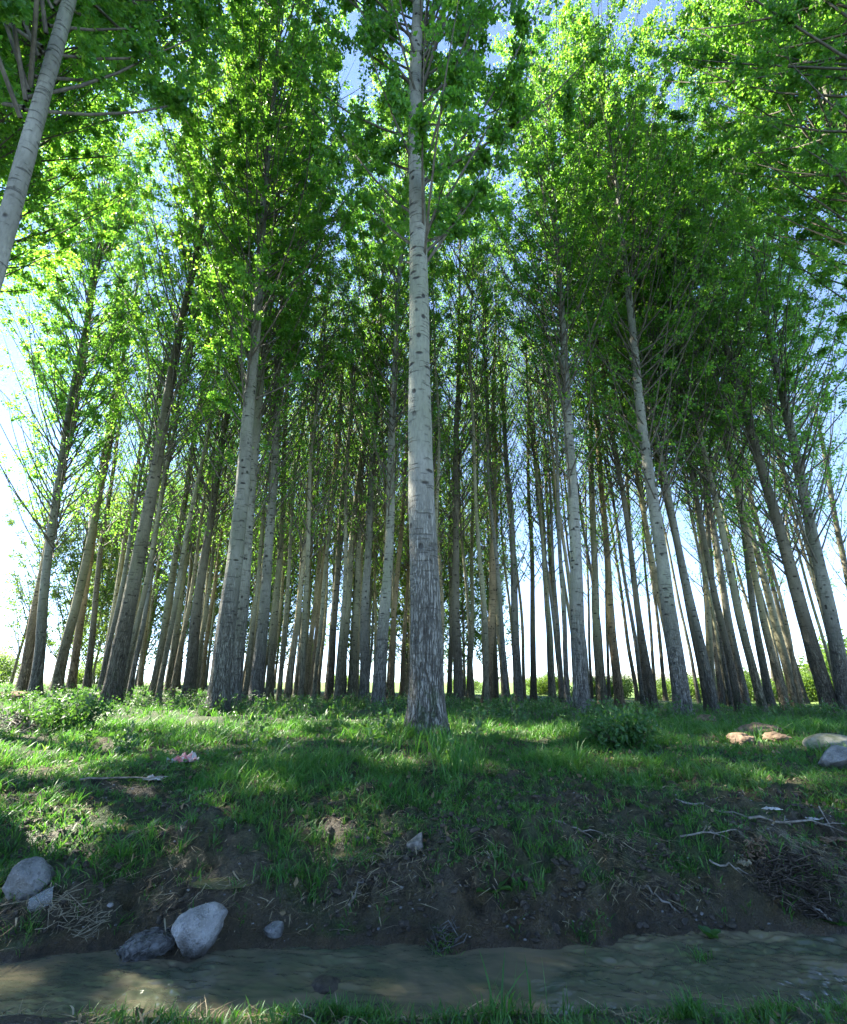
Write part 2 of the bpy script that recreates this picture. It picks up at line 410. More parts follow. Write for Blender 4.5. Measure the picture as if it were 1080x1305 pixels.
for (x, y, rx, ry, zp) in PUD:
    a = np.linspace(0, 2*np.pi, 33); r = np.linspace(.02, 1.25, 8)
    X = x + rx*r[:, None]*np.cos(a)[None, :]; Y = y + ry*r[:, None]*np.sin(a)[None, :]
    tag(link('puddle_water', sheet('puddle_water', X, Y, np.full_like(X, zp), M_PUDDLE)), kind='structure')

# ------------------------------------------------------------------ blades (grass, straw)
def blades(name, x, y, z, h, w, bend, ang, mat, lie=0.0):
    n = len(x); p = np.stack([x, y, z], -1)
    d = np.stack([np.cos(ang), np.sin(ang), np.zeros(n)], -1); s = np.stack([-np.sin(ang+RNG.normal(0, .7, n)), np.cos(ang+RNG.normal(0, .7, n)), np.zeros(n)], -1)
    V = np.zeros((n, 7, 3))
    for k, (t, ww) in enumerate(((0, .8), (.4, 1), (.75, .7), (1, 0))):
        c = p + d*(bend*t**1.8)[:, None] + np.array([0, 0, 1.])*(h*(t - lie*t*t))[:, None]
        if k < 3:
            V[:, 2*k] = c - s*(w*ww*.5)[:, None]; V[:, 2*k+1] = c + s*(w*ww*.5)[:, None]
        else: V[:, 6] = c
    o = (np.arange(n)*7)[:, None]
    L = np.concatenate([o + np.array([[0, 1, 3, 2]]), o + np.array([[2, 3, 5, 4]]), o + np.array([[4, 5, 6]])], 1)
    st = (np.arange(n)*11)[:, None] + np.array([[0, 4, 8]])
    return mesh_np(name, V.reshape(-1, 3), L.ravel(), st.ravel(), [mat], smooth=True)

def scatter(n, x0, x1, y0, y1, dens, fan=False):
    if fan:
        y = np.sqrt(RNG.uniform(y0**2, y1**2, n)); x = RNG.uniform(-1, 1, n)*(x1*y + 1.0)
    else: x = RNG.uniform(x0, x1, n); y = RNG.uniform(y0, y1, n)
    k = RNG.random(n) < dens(x, y)
    return x[k], y[k]

def tufts(x, y, m, rad):
    """m blades round each tuft centre, leaning outwards"""
    n = len(x); a = RNG.uniform(0, 6.28, (n, m)); r = rad*np.sqrt(RNG.random((n, m)))
    return (x[:, None] + r*np.cos(a)).ravel(), (y[:, None] + r*np.sin(a)).ravel(), a.ravel(), np.repeat(RNG.uniform(.55, 1.45, n), m)
def grass_near():
    parts = []
    for (n, x0, x1, y0, y1, m, rad, w, fan) in ((16000, -3.6, 3.6, 1.2, 4.4, 9, .022, .0044, False), (8500, -6, 6, 4.4, 7.5, 9, .035, .0064, False), (8500, 0, .95, 7.5, 24, 9, .07, .011, True)):
        x, y = scatter(n, x0, x1, y0, y1, (lambda a, b: .8+0*a) if fan else grass_density, fan)
        X, Y, A, T = tufts(x, y, m, rad); parts.append((X, Y, A, T, np.full(len(X), w)))
    X, Y, A, T, W = [np.concatenate(q) for q in zip(*parts)]; n = len(X)
    hn = fbm(X*1.7+9, Y*1.7, octv=3)
    H = (.030 + .050*sst(-.5, .7, hn)) * T * RNG.uniform(.5, 1.3, n)
    H *= 1 + .75*sst(3.2, 4.6, Y) + .5*sst(5.5, 9, Y)
    nb = ne(X) - Y > .0
    H = np.where(nb, RNG.uniform(.02, .055, n), H)
    W = W*RNG.uniform(.5, 1.5, n)
    A = A + RNG.normal(0, .7, n)
    me = blades('grass', X, Y, ground_z(X, Y)-.004, H, W, H*RNG.uniform(.15, 1.3, n), A, M_GRASS, lie=.2)
    tag(link('grass', me), 'short green grass covering the bank and the grove floor', 'grass', kind='stuff')
grass_near()

def straw():
    x, y = scatter(20000, -3.2, 3.2, 1.3, 4.2, lambda a, b: np.where((b-fe(a) > .02) | (ne(a)-b > .0), .25 + .75*sst(.0, .5, fbm(a*3+2, b*3, octv=3)), 0))
    n = len(x); H = RNG.uniform(.006, .045, n); Lb = RNG.uniform(.02, .12, n)
    k = 2300; x2 = RNG.uniform(-3.2, 3.2, k); y2 = fe(x2) + RNG.uniform(.06, .42, k); keep = fbm(x2*4, y2*2, octv=2) > -.15; x2, y2 = x2[keep], y2[keep]; k = len(x2)
    x = np.concatenate([x, x2]); y = np.concatenate([y, y2]); n = len(x); H = np.concatenate([H, RNG.uniform(-.02, .03, k)]); Lb = np.concatenate([Lb, RNG.uniform(.05, .17, k)])
    ang = np.concatenate([RNG.uniform(0, 6.28, n-k), -1.57 + RNG.normal(0, .55, k)])
    me = blades('dead_grass', x, y, ground_z(x, y)+np.where(np.arange(n) >= n-k, .02, .005), H, RNG.uniform(.0025, .0065, n), Lb, ang, M_STRAW, lie=.8)
    tag(link('dead_grass', me), 'dry tan grass stems and straw littering the muddy bank', 'dead grass', kind='stuff')
straw()

def leaf_cloud(pts, L, droop=.5, normal_up=0.0, wratio=.5):
    """one deltoid leaf of two faces at each point"""
    n = len(pts); L = np.asarray(L)
    t = RNG.normal(0, .8, (n, 3)); t[:, 2] -= droop; t /= np.linalg.norm(t, axis=1)[:, None]
    q = RNG.normal(0, 1, (n, 3)); q[:, 2] += normal_up
    s = np.cross(t, q); s /= np.linalg.norm(s, axis=1)[:, None] + 1e-9
    f = np.cross(t, s)
    V = np.zeros((n, 4, 3))
    V[:, 0] = pts; V[:, 2] = pts + t*L[:, None]
    m = pts + t*(L*.36)[:, None] + f*(L*.10)[:, None]
    V[:, 1] = m + s*(L*wratio)[:, None]; V[:, 3] = m - s*(L*wratio)[:, None]
    o = (np.arange(n)*4)[:, None]
    F = np.concatenate([o + np.array([[0, 1, 2]]), o + np.array([[0, 2, 3]])], 1).reshape(-1, 3)
    return V.reshape(-1, 3), F

def weeds():
    n = 1500
    y = np.sqrt(RNG.uniform(4.3**2, 17**2, n)); x = RNG.uniform(-1, 1, n)*(.95*y)
    k = RNG.random(n) < sst(-.15, .35, fbm(x*.8+3, y*.8+8, octv=3)) * np.clip(.25 + .2*(y-4.3), 0, 1)
    x, y = x[k], y[k]; z = ground_z(x, y)
    pts = []; Ls = []
    g = Geo()
    for i in range(len(x)):
        h = random.uniform(.12, .34)*(1 + .35*(y[i] > 7)); m = int(random.uniform(14, 38))
        ns = random.randint(2, 5)
        for q in range(ns):
            a = random.uniform(0, 6.28); b = random.uniform(.02, .16)
            top = np.array([x[i]+b*math.cos(a), y[i]+b*math.sin(a), z[i]+h*random.uniform(.6, 1)])
            bot = np.array([x[i]+.2*b*math.cos(a), y[i]+.2*b*math.sin(a), z[i]-.01])
            tube(g, [bot, (bot+top)/2 + RNG.normal(0, .01, 3), top], [.003, .0025, .0015], 3, 1, False)
            tt = RNG.uniform(.15, 1.05, m//2)[:, None]
            pts.append(bot + (top-bot)*tt + RNG.normal(0, .028, (m//2, 3))); Ls.append(RNG.uniform(.03, .075, m//2))
    xb, yb = scatter(900, -3, 3, 2.8, 4.6, lambda a, b: np.where(b-fe(a) > .18, sst(.0, .5, fbm(a*2.6+21, b*2.6, octv=3))*.8, 0))
    zb = ground_z(xb, yb)
    for i in range(len(xb)):
        m = random.randint(7, 18); q = RNG.normal(0, .022, (m, 3)); q[:, 2] = np.abs(q[:, 2])*.9 + .006
        pts.append(q + [xb[i], yb[i], zb[i]]); Ls.append(RNG.uniform(.014, .036, m))
    V, F = leaf_cloud(np.concatenate(pts), np.concatenate(Ls), .1, 1.2, .3)
    g.add(V, F, 0, False)
    tag(link('weeds', g.mesh('weeds', [M_WEED, M_TWIG])), 'low leafy weeds growing between the poplar trunks', 'weeds', kind='stuff')
weeds()

def litter():
    x, y = scatter(3600, -3.4, 3.4, 1.6, 7.0, lambda a, b: np.where((b-fe(a) > .06) | (ne(a)-b > .03), .35 + .5*sst(0, .4, fbm(a*2+9, b*2, octv=2)), 0))
    z = ground_z(x, y) + RNG.uniform(.004, .03, len(x))*(y > 3.2) + .004
    V, F = leaf_cloud(np.stack([x, y, z], -1), RNG.uniform(.018, .05, len(x)), 0, 3.0, .42)
    g = Geo(); g.add(V, F, 0, False)
    tag(link('fallen_leaves', g.mesh('fallen_leaves', [M_OLDLEAF])), 'dead brown and tan leaves scattered over grass and mud', 'fallen leaves', kind='stuff')
M_OLDLEAF = leaf_mat('old_leaf', [(0, (.06, .040, .022)), (.6, (.15, .105, .055)), (.85, (.26, .20, .11)), (1, (.16, .19, .05))], [(0, (.08, .05, .02)), (1, (.25, .2, .08))], .15, .7, .3)
litter()

# ------------------------------------------------------------------ poplars
def trunk_mesh(D, H, seed, sides=20, bend=.08, flare=1.0):
    r = np.random.default_rng(seed)
    hs = np.concatenate([np.linspace(-.25, 1.6, 24)[:-1], np.linspace(1.6, 8, 34)[:-1], np.linspace(8, H, 26)])
    taper = np.interp(hs, [-.3, 1.5, 5, 13, H*.8, H], [1.0, .89, .72, .50, .20, .04])
    R = D/2*taper*(1 + .40*flare*np.exp(-np.clip(hs+.1, 0, None)/.28))
    ph = r.uniform(0, 6.28, 4)
    off = bend*np.stack([np.sin(hs*.33+ph[0]) - math.sin(ph[0]) + .35*np.sin(hs*.9+ph[1]) - .35*math.sin(ph[1]), np.sin(hs*.29+ph[2])-math.sin(ph[2]), 0*hs], -1)
    off *= sst(0, 3, hs)[:, None]
    Pt = off; Pt[:, 2] = hs
    def rough(Pp, th):
        zz = np.repeat(Pp[:, 2:3], len(th), 1); tt = np.repeat(th[None, :], len(Pp), 0)
        c, s = np.cos(tt)*2, np.sin(tt)*2
        lob = .17*np.exp(-np.clip(zz, 0, None)/.30)*np.cos(5*tt+ph[3])
        return 1 + lob + .045*vnoise(c*1.6+seed, s*1.6, zz*1.3) + .03*vnoise(c*5+seed, s*5, zz*3)
    g = Geo(); tube(g, Pt, R, sides, 0, False, rough)
    return g.mesh('trunk', [M_BARK]), Pt

def crown_mesh(seed, Hc=16.0, nb=88, per=215, Rm=1.0, leaf=(.060, .105), low=1.0):
    """steeply rising branches with clumps of leaves; the origin is where the crown begins on the trunk"""
    r = np.random.default_rng(seed); g = Geo(); pts = []
    hb = np.sort(r.uniform(0, 1, nb))**.9*Hc*.93
    az = np.arange(nb)*2.399 + r.normal(0, .5, nb)
    for i in range(nb):
        h = hb[i]; f = h/Hc
        L = np.interp(f, [0, .12, .4, .8, 1], [2.0, 2.7, 2.9, 2.8, 1.8])*r.uniform(.6, 1.15)*Rm
        inc = math.radians(r.uniform(26, 54))*(1-.2*f)
        d = np.array([math.cos(az[i])*math.sin(inc), math.sin(az[i])*math.sin(inc), math.cos(inc)])
        t = np.linspace(0, 1, 6)[:, None]
        side = np.array([-math.sin(az[i]), math.cos(az[i]), 0])*r.normal(0, .12)
        Pb = np.array([0, 0, h]) + d*L*t + np.array([0, 0, .16*L])*t**2 - np.array([d[0], d[1], 0])*.22*L*t**2 + side*L*t**2
        tube(g, Pb, np.linspace(.028 if L > 1.8 else .018, .004, 6)*(1-.35*f), 4, 1, False)
        ns = r.integers(5, 9)
        n_i = int(per*r.uniform(.6, 1.4)*min(1, L/2.0)*np.interp(f, [.05, .45], [low, 1]))
        for q in range(ns):
            tq = r.uniform(.22, 1.0); k = tq*5; k0 = min(int(k), 4); c0 = Pb[k0] + (Pb[k0+1]-Pb[k0])*(k-k0)
            e = r.normal(0, .26, 3); e[2] = abs(e[2])*1.3 - .05
            e *= .7 + .6*tq
            tube(g, [c0, c0+e*.55+[0, 0, .02], c0+e*1.15], [.006, .004, .002], 3, 1, False)
            m = int(n_i/ns*r.choice([.25, .7, 1.1, 1.9]))
            tt = r.uniform(.1, 1.3, m)[:, None]
            pts.append(c0 + e*tt + r.normal(0, .065, (m, 3)))
    pts = np.concatenate(pts)
    L = r.uniform(leaf[0], leaf[1], len(pts))
    V, F = leaf_cloud(pts, L, .55, 0, .46)
    g.add(V, F, 0, False)
    return g.mesh('crown', [M_LEAF, M_TWIG])

CROWNS = [crown_mesh(100+i, Hc=22, nb=160, per=840, Rm=(2.35, 2.55, 2.2)[i % 3], low=.95, leaf=(.055, .095)) for i in range(8)]
MIDCROWNS = [crown_mesh(150+i, Hc=22, nb=150, per=460, Rm=2.2, low=.2, leaf=(.06, .10)) for i in range(5)]
FARCROWNS = [crown_mesh(200+i, Hc=13, nb=54, per=44, Rm=1.0, leaf=(.055, .09)) for i in range(4)]
TINT = {'g': (.66, .66, .60, 1), 'w': (.88, .88, .83, 1), 'b': (.95, .74, .48, 1), 'o': (.82, .79, .57, 1), 'd': (.52, .48, .38, 1), 't': (1.12, .98, .68, 1)}  # b, o and t add painted sunlit warmth to the bark tone
NEAR = [
 # base px, width px, a higher point on the trunk (px, py), crown start m, tint, trunk diameter m, label
 (27, 23, 78, 591, 5.6, 'b', .40, 'sunlit-tinted brown poplar at the far left edge, forking into bare limbs low on its crown'),
 (42, 20, 92, 560, 6.2, 'g', .34, 'slim pale grey poplar crossing in front of the leftmost brown trunk'),
 (69, 19, 151, 480, 7.6, 'o', .38, 'olive leaning poplar standing third from the left edge'),
 (88, 15, 124, 652, 7.5, 'b', .32, 'orange-brown poplar standing fourth from the left edge'),
 (108, 12, 155, 500, 8.0, 'd', .28, 'thin dark poplar standing fifth from the left edge'),
 (128, 11, 184, 500, 8.5, 't', .28, 'thin pale tan poplar just left of the thick dark leaning trunk'),
 (139, 30, 220, 480, 8.6, 'd', .44, 'thick dark leaning poplar with a mossy log at its foot, left side'),
 (163, 11, 188, 600, 8.0, 't', .28, 'thin tan poplar first to the right of the thick dark leaning trunk'),
 (177, 9, 199, 620, 8.0, 't', .26, 'thinnest tan poplar second to the right of the thick dark leaning trunk'),
 (195, 15, 260, 500, 8.0, 'o', .34, 'olive poplar leaning clear of its neighbours, third right of the thick dark trunk'),
 (213, 13, 249, 640, 8.0, 'o', .32, 'olive poplar close behind and right of the olive leaner'),
 (225, 8, 250, 655, 8.0, 'd', .24, 'very thin dark poplar between the olive pair and the broad brown trunk'),
 (239, 19, 276, 614, 8.2, 'd', .40, 'broad dark brown poplar left of the near grey twin trunks'),
 (256, 8, 283, 645, 8.0, 'b', .24, 'very thin brown poplar just right of the broad dark brown trunk'),
 (277, 33, 303, 606, 6.4, 'g', .42, 'near grey furrowed poplar, front one of the twin trunks left of centre'),
 (298, 23, 326, 511, 6.4, 'g', .38, 'grey furrowed poplar, rear one of the twin trunks left of centre'),
 (326, 21, 352, 518, 7.2, 'g', .40, 'straight grey poplar just right of the twin grey trunks'),
 (343, 13, 365, 518, 7.6, 'o', .32, 'olive poplar touching the right flank of the straight grey poplar'),
 (366, 10, 393, 595, 8.0, 't', .28, 'thin tan poplar first in the row left of the white sky gap'),
 (377, 9, 403, 640, 8.2, 'o', .26, 'thin olive poplar second in the row left of the white sky gap'),
 (388, 9, 415, 595, 8.2, 't', .26, 'thin tan poplar third in the row left of the white sky gap'),
 (397, 11, 423, 606, 8.4, 'b', .30, 'thin brown poplar bordering the white sky gap on its left'),
 (419, 13, 441, 641, 8.0, 'd', .34, 'dark poplar bordering the white sky gap on its right'),
 (431, 14, 460, 614, 8.0, 'o', .36, 'olive poplar second to the right of the white sky gap'),
 (448, 13, 462, 652, 8.0, 'o', .34, 'olive poplar third to the right of the white sky gap'),
 (464, 16, 474, 664, 7.4, 'g', .38, 'grey poplar close left of the smooth slanting grey trunk'),
 (482, 20, 505, 480, 8.2, 'w', .40, 'smooth pale poplar slanting up just left of the centre trunk'),
 (498, 10, 515, 595, 8.4, 'b', .28, 'brown poplar behind and right of the smooth slanting pale trunk'),
 (512, 7, 522, 600, 8.4, 'b', .24, 'very thin brown poplar showing against the centre trunk, on its left'),
 (544, 53, 541, 480, 6.2, 'w', .405, 'thickest pale grey poplar standing nearest, at the front centre, mossy at its base'),
 (573, 8, 573, 480, 8.0, 'd', .26, 'very thin dark poplar touching the right flank of the centre trunk'),
 (584, 15, 586, 480, 8.0, 'd', .36, 'straight dark poplar first clear of the centre trunk on its right'),
 (598, 8, 605, 595, 8.4, 'o', .26, 'thin olive poplar second clear of the centre trunk on its right'),
 (620, 14, 625, 710, 8.0, 'b', .36, 'brown poplar standing left of a close dark companion, right of centre'),
 (632, 8, 635, 694, 8.0, 'd', .26, 'thin dark poplar close beside the brown one, right of centre'),
 (645, 13, 634, 710, 8.0, 'o', .34, 'olive poplar crossed by the dark trunk with leaf tufts'),
 (661, 14, 647, 614, 5.2, 'g', .36, 'grey poplar carrying small leaf tufts low on its trunk, right of centre'),
 (680, 10, 678, 710, 7.0, 'd', .30, 'thin dark poplar standing alone against the pale gap right of centre'),
 (704, 11, 686, 652, 7.4, 'g', .32, 'slim grey poplar, left one of two leaning together beside the near white trunk'),
 (716, 9, 705, 710, 7.6, 'd', .28, 'slim dark poplar, right one of two leaning together beside the near white trunk'),
 (741, 25, 724, 557, 8.0, 'w', .40, 'near white-barked poplar with black scars, right of centre'),
 (754, 5, 747, 700, 7.5, 'd', .18, 'spindly dark poplar just right of the near white-barked trunk'),
 (766, 15, 747, 518, 7.0, 'o', .36, 'olive grey poplar first thick one right of the near white-barked trunk'),
 (776, 5, 768, 720, 7.5, 'd', .18, 'spindly dark poplar between the two olive trunks right of centre'),
 (789, 15, 764, 614, 7.2, 'b', .36, 'brown poplar second thick one right of the near white-barked trunk'),
 (812, 7, 783, 694, 7.2, 'd', .24, 'thin dark poplar first of four slim ones left of the big white leaner'),
 (821, 10, 797, 557, 7.0, 'd', .30, 'dark poplar second of four slim ones left of the big white leaner'),
 (834, 6, 827, 748, 7.0, 'd', .20, 'spindly poplar third of four slim ones left of the big white leaner'),
 (847, 7, 822, 633, 7.0, 'd', .24, 'thin poplar fourth of four slim ones left of the big white leaner'),
 (870, 28, 818, 480, 7.6, 'w', .42, 'big white-barked poplar leaning left, standing out on the right side'),
 (908, 13, 868, 480, 6.4, 'o', .34, 'olive poplar, left one of joined twins right of the big white leaner'),
 (919, 13, 880, 480, 6.6, 'g', .34, 'grey poplar, right one of joined twins right of the big white leaner'),
 (938, 11, 912, 645, 7.0, 'd', .30, 'dark poplar first to the right of the joined twins'),
 (966, 10, 919, 652, 6.8, 'd', .28, 'thin dark poplar leaning left over the blue gap, right side'),
 (979, 15, 938, 625, 6.4, 'g', .36, 'sunlit-based grey poplar rising from the tan earth heap'),
 (988, 7, 960, 700, 7.0, 'd', .24, 'thin dark poplar just behind the one on the tan earth heap'),
 (1013, 17, 957, 652, 6.2, 'o', .38, 'olive brown poplar third from the near right-hand pair'),
 (1024, 11, 969, 672, 6.6, 'd', .30, 'dark poplar tucked behind the olive brown one at right'),
 (1057, 28, 946, 518, 5.4, 'd', .44, 'thick dark leaning poplar, left one of the near pair at right'),
 (1038, 9, 980, 557, 6.8, 'd', .28, 'dark slim poplar seen between the near right pair of trunks'),
 (1079, 29, 1011, 557, 5.6, 'g', .44, 'thick grey leaning poplar, right one of the near pair at right'),
 (1112, 16, 1057, 614, 6.0, 'd', .36, 'dark poplar whose trunk enters across the right border at half height'),
]
PLACED = []
def poplar(x, y, h0, lx, ly, tint, trunk, crown, label, group, cz=1.0, rot=0.0, cscale=1.0, H=None):
    e = bpy.data.objects.new('poplar_tree', None); COL.objects.link(e)
    e.location = (x, y, G(x, y)); e.empty_display_size = .3
    e.rotation_euler = (-ly, lx, 0)
    tag(e, label, 'tree', group)
    t = link('trunk', trunk, e); t.color = TINT[tint]; t.rotation_euler = (0, 0, 0)
    c = link('crown', crown, e, (0, 0, h0)); c.rotation_euler = (0, 0, rot); c.scale = (cscale, cscale, cz)
    PLACED.append((x, y)); return e

GRP = 'poplars of the plantation'
for i, (xb, w, xu, yu, h0, tint, D, label) in enumerate(NEAR):
    dxb = (xb-540)/FPX
    zc = FPX*D*1.12*math.sqrt(1+dxb*dxb)/w
    y = (zc + .55*SP)/CP
    zc = y*CP - .55*SP
    x = dxb*zc; zb = G(x, y)
    d = ray(xu, yu); s = y/d[1]; xt, zt = s*d[0], CAMZ + s*d[2]
    lx = math.atan2(xt-x, zt-zb)
    if y > 11: h0 *= .68
    H = h0 + random.uniform(20, 21.5)
    czs = float(np.interp(y, [12, 17, 21, 28], [1.0, .95, .72, .6])); H = h0 + 21*czs
    tm, _ = trunk_mesh(D, H, 300+i, 28 if w > 22 else 16, .05 if w > 22 else .07)
    poplar(x, y, h0, lx, random.uniform(-.012, .012), tint, tm, CROWNS[i % 8] if y < 10.5 else MIDCROWNS[i % 5] if y < 18 else FARCROWNS[i % 4], label, GRP, czs*(1.7 if y >= 18 else 1)*random.uniform(.92, 1.0), random.uniform(0, 6.28), random.uniform(.9, 1.1))

# the trunk that enters at the top left, neighbours whose crowns hang in from both sides, and three unseen trees added for shade
SIDE = [
 (-10.2, 4.4, 5.0, .0, 'g', 'unseen low-branched poplar added at the left for shade, nearest the stream'),
 (-13.4, 6.6, 6.0, .0, 'g', 'unseen poplar added at the left for shade, second from the stream'),
 (-7.9, 2.9, 5.2, .0, 'g', 'unseen poplar added for shade on the stream bank to the left'),
 (-5.12, 3.75, 6.6, .012, 'w', 'white poplar trunk leaning in at the top left corner, its base out of view'),
 (-9.0, 6.3, 7.5, .0, 'g', 'poplar crown hanging in at the upper left border, inner one, its trunk out of view'),
 (-11.3, 8.2, 8.5, .0, 'g', 'poplar crown at the left border, outer one, its trunk out of view'),
 (-12.6, 9.8, 8.0, .0, 'g', 'poplar crown far out at the left border above the blue sky gap'),
 (8.2, 5.2, 7.0, .0, 'g', 'poplar crown hanging in at the upper right corner, its trunk out of view'),
 (9.6, 7.6, 7.5, .0, 'g', 'poplar crown at the right border above the near pair, its trunk out of view'),
 (12.4, 9.8, 7.5, .0, 'g', 'poplar crown far out at the right border, its trunk out of view'),
]
def aim(px1, py1, px2, py2, y):
    d1, d2 = ray(px1, py1), ray(px2, py2); s1, s2 = y/d1[1], y/d2[1]
    x1, z1, x2, z2 = s1*d1[0], CAMZ+s1*d1[2], s2*d2[0], CAMZ+s2*d2[2]
    k = (x2-x1)/(z2-z1); return x1 - k*(z1-.4), math.atan(k)
for i, (x, y, h0, lx, tint, lab) in enumerate(SIDE):
    if 'top left corner' in lab: x, lx = aim(-4, 250, 70, 5, y)
    poplar(x, y, h0, lx, 0, tint, trunk_mesh(.25 if 'top left corner' in lab else .42, h0+21, 801+i, 24, .06)[0], CROWNS[(i*3+2) % 8], lab, GRP, 1, 1.0+i)

# deep rows of thin trunks
FT = [trunk_mesh(.18, 20, 900+k, 10, .10)[0] for k in range(5)]
TALL = [trunk_mesh(.26, 24, 950+k, 12, .08)[0] for k in range(3)]
row = 0
cand = []
for gy in np.arange(15.5, 40, 1.3):
    row += 1
    for gx in np.arange(-30, 30, 1.35):
        cand.append((gx + (row % 2)*.85 + random.uniform(-.35, .35), gy + random.uniform(-.4, .4)))
nfar = 0
for (x, y) in cand:
    if y > 25 + 5*(1 - float(sst(-.05, .35, x/y))): continue            # the grove is shallower on the right
    if x/y < -.70 or x/y > .86: continue
    if x/y < -.62 + .0*y and y > 20: continue
    if min((x-a)**2 + (y-b)**2 for a, b in PLACED) < 1.0**2: continue
    if random.random() < .12 + .35*(x/y > .2) : continue
    px = 540 + FPX*x/(y*CP)
    zone = ('left', 'slim far poplar in the crowded back rows left of the twin grey trunks') if px < 290 else \
           ('mid', 'slim far poplar in the back rows between the twin grey trunks and the centre trunk') if px < 545 else \
           ('right', 'slim far poplar in the thin back rows to the right of the centre trunk')
    if y < 19.5 and x/y > .38 and random.random() < .6: continue
    if x/y < -.40 and random.random() < .5: continue
    if y < 19.5 and x/y > .38:
        poplar(x, y, random.uniform(6, 7.5), random.uniform(-.02, .02), 0, random.choice('otgd'), TALL[nfar % 3], MIDCROWNS[nfar % 5], zone[1], 'far poplars ' + zone[0], .8, random.uniform(0, 6.28))
        nfar += 1; continue
    poplar(x, y, (random.uniform(3.8, 6.4) if px < 600 else random.uniform(5.8, 8.0)), random.uniform(-.02, .02), random.uniform(-.015, .015), random.choice('ottogg'), random.choice(FT),
           random.choice(FARCROWNS), zone[1], 'far poplars ' + zone[0], random.uniform(.9, 1.05), random.uniform(0, 6.28))
    nfar += 1
print('far poplars', nfar)

# ------------------------------------------------------------------ bushes beyond the grove
def bush_mesh(seed, n=13000, leaf=(.035, .07)):
    r = np.random.default_rng(seed); g = Geo(); pts = []
    for k in range(26):
        a = r.uniform(0, 6.28); rr = r.uniform(.1, 1)**.6; h = r.uniform(.25, 1.0)*(1.15-.5*rr)
        c = np.array([math.cos(a)*rr, math.sin(a)*rr, h])
        tube(g, [[c[0]*.1, c[1]*.1, -.1], c*[.5, .5, .55], c], [.03, .018, .006], 4, 1, False)
        pts.append(c + r.normal(0, .15, (n//26, 3)))
    V, F = leaf_cloud(np.concatenate(pts), r.uniform(leaf[0], leaf[1], (n//26)*26), .2, 0, .4)
    V[:, 2] = np.maximum(V[:, 2], -.05)
    g.add(V, F, 0, False); return g.mesh('bush', [M_BUSH, M_TWIG])
BUSH = [bush_mesh(40+k) for k in range(3)]
YC = [crown_mesh(260+k, Hc=9, nb=64, per=150, Rm=1.0, leaf=(.06, .10)) for k in range(3)]
for k in range(3):
    YC[k].materials[0] = M_BUSH
YT = trunk_mesh(.18, 10.5, 990, 8, .08)[0]
for i in range(34):
    x = -25 + (i//2)*1.85 + random.uniform(-.5, .5); y = 31.5 + 4*(i % 2) + random.uniform(-1, 1)
    if -7.0 < x < -5.2: continue
    e = bpy.data.objects.new('young_tree', None); COL.objects.link(e); e.location = (x, y, G(x, y))
    tag(e, 'sunlit leafy young tree behind the last row, left half of the grove', 'tree', 'young trees behind the grove')
    t = link('trunk', YT, e); t.color = TINT['t']
    c = link('crown', YC[i % 3], e, (0, 0, random.uniform(.3, 1.2))); c.rotation_euler = (0, 0, i*1.1); c.scale = (1.5, 1.5, random.uniform(1.0, 1.45))
BUSHES = [
 (-33, 36, 2.21, 'bright green bush low in the field beyond the leftmost trunks'), (-40, 44, 2.89, 'larger rounded bush at the far left edge under the hill'),
 (-27, 42, 2.04, 'light green bush glimpsed between the left-hand trunks'), (-8, 52, 1.70, 'sunlit bush far off in the white gap left of centre'),
 (3.6, 44, 1.30, 'sunlit bush seen just right of the centre trunk'), (9, 38, 1.44, 'yellow-green bush behind the lone thin trunk right of centre'),
 (11.5, 33, 1.58, 'yellow-green bush right of the near white-barked trunk'), (15.5, 31, 1.44, 'green bush behind the four slim trunks'),
 (19, 30, 1.66, 'bright bush between the big white leaner and the joined twins'), (22.5, 29, 1.87, 'bright bush right of the joined twins'),
 (25, 28, 3.3, 'tall yellow-green bush rising behind the trunk on the tan earth heap'), (28, 27, 2.02, 'bright bush behind the near pair at right'),
]
for i, (x, y, s, lab) in enumerate(BUSHES):
    o = link('bush', BUSH[i % 3], None, (x, y, G(x, y)-.1)); o.scale = (s*1.15, s*1.1, s*.95); o.rotation_euler = (0, 0, i*1.3)
    tag(o, lab, 'bush', 'bushes beyond the grove')

# near leafy shrub at the left and the one right of centre
def shrub(px, py, R, h, n, label):
    c = P(px, py, False); g = Geo(); pts = []
    for k in range(26):
        a = random.uniform(0, 6.28); b = R*math.sqrt(random.random())
        top = np.array([b*math.cos(a), b*math.sin(a), h*random.uniform(.55, 1)*(1-.4*b/R)])
        tube(g, [top*[.3, .3, 0], top*[.7, .7, .5], top], [.004, .003, .002], 4, 1, False)
        tt = RNG.uniform(.2, 1.05, n//26)[:, None]
        pts.append(top*tt + RNG.normal(0, .045, (n//26, 3)))
    V, F = leaf_cloud(np.concatenate(pts), RNG.uniform(.035, .08, (n//26)*26), .2, .8, .26)
    g.add(V, F, 0, False)
    o = link('leafy_shrub', g.mesh('leafy_shrub', [M_WEED, M_TWIG]), None, tuple(c)); tag(o, label, 'shrub')
shrub(72, 935, .55, .50, 2200, 'dense dark green shrub below the two leftmost trunks')
shrub(795, 950, .42, .36, 1500, 'small leafy shrub in front of the spot between white trunks at right')

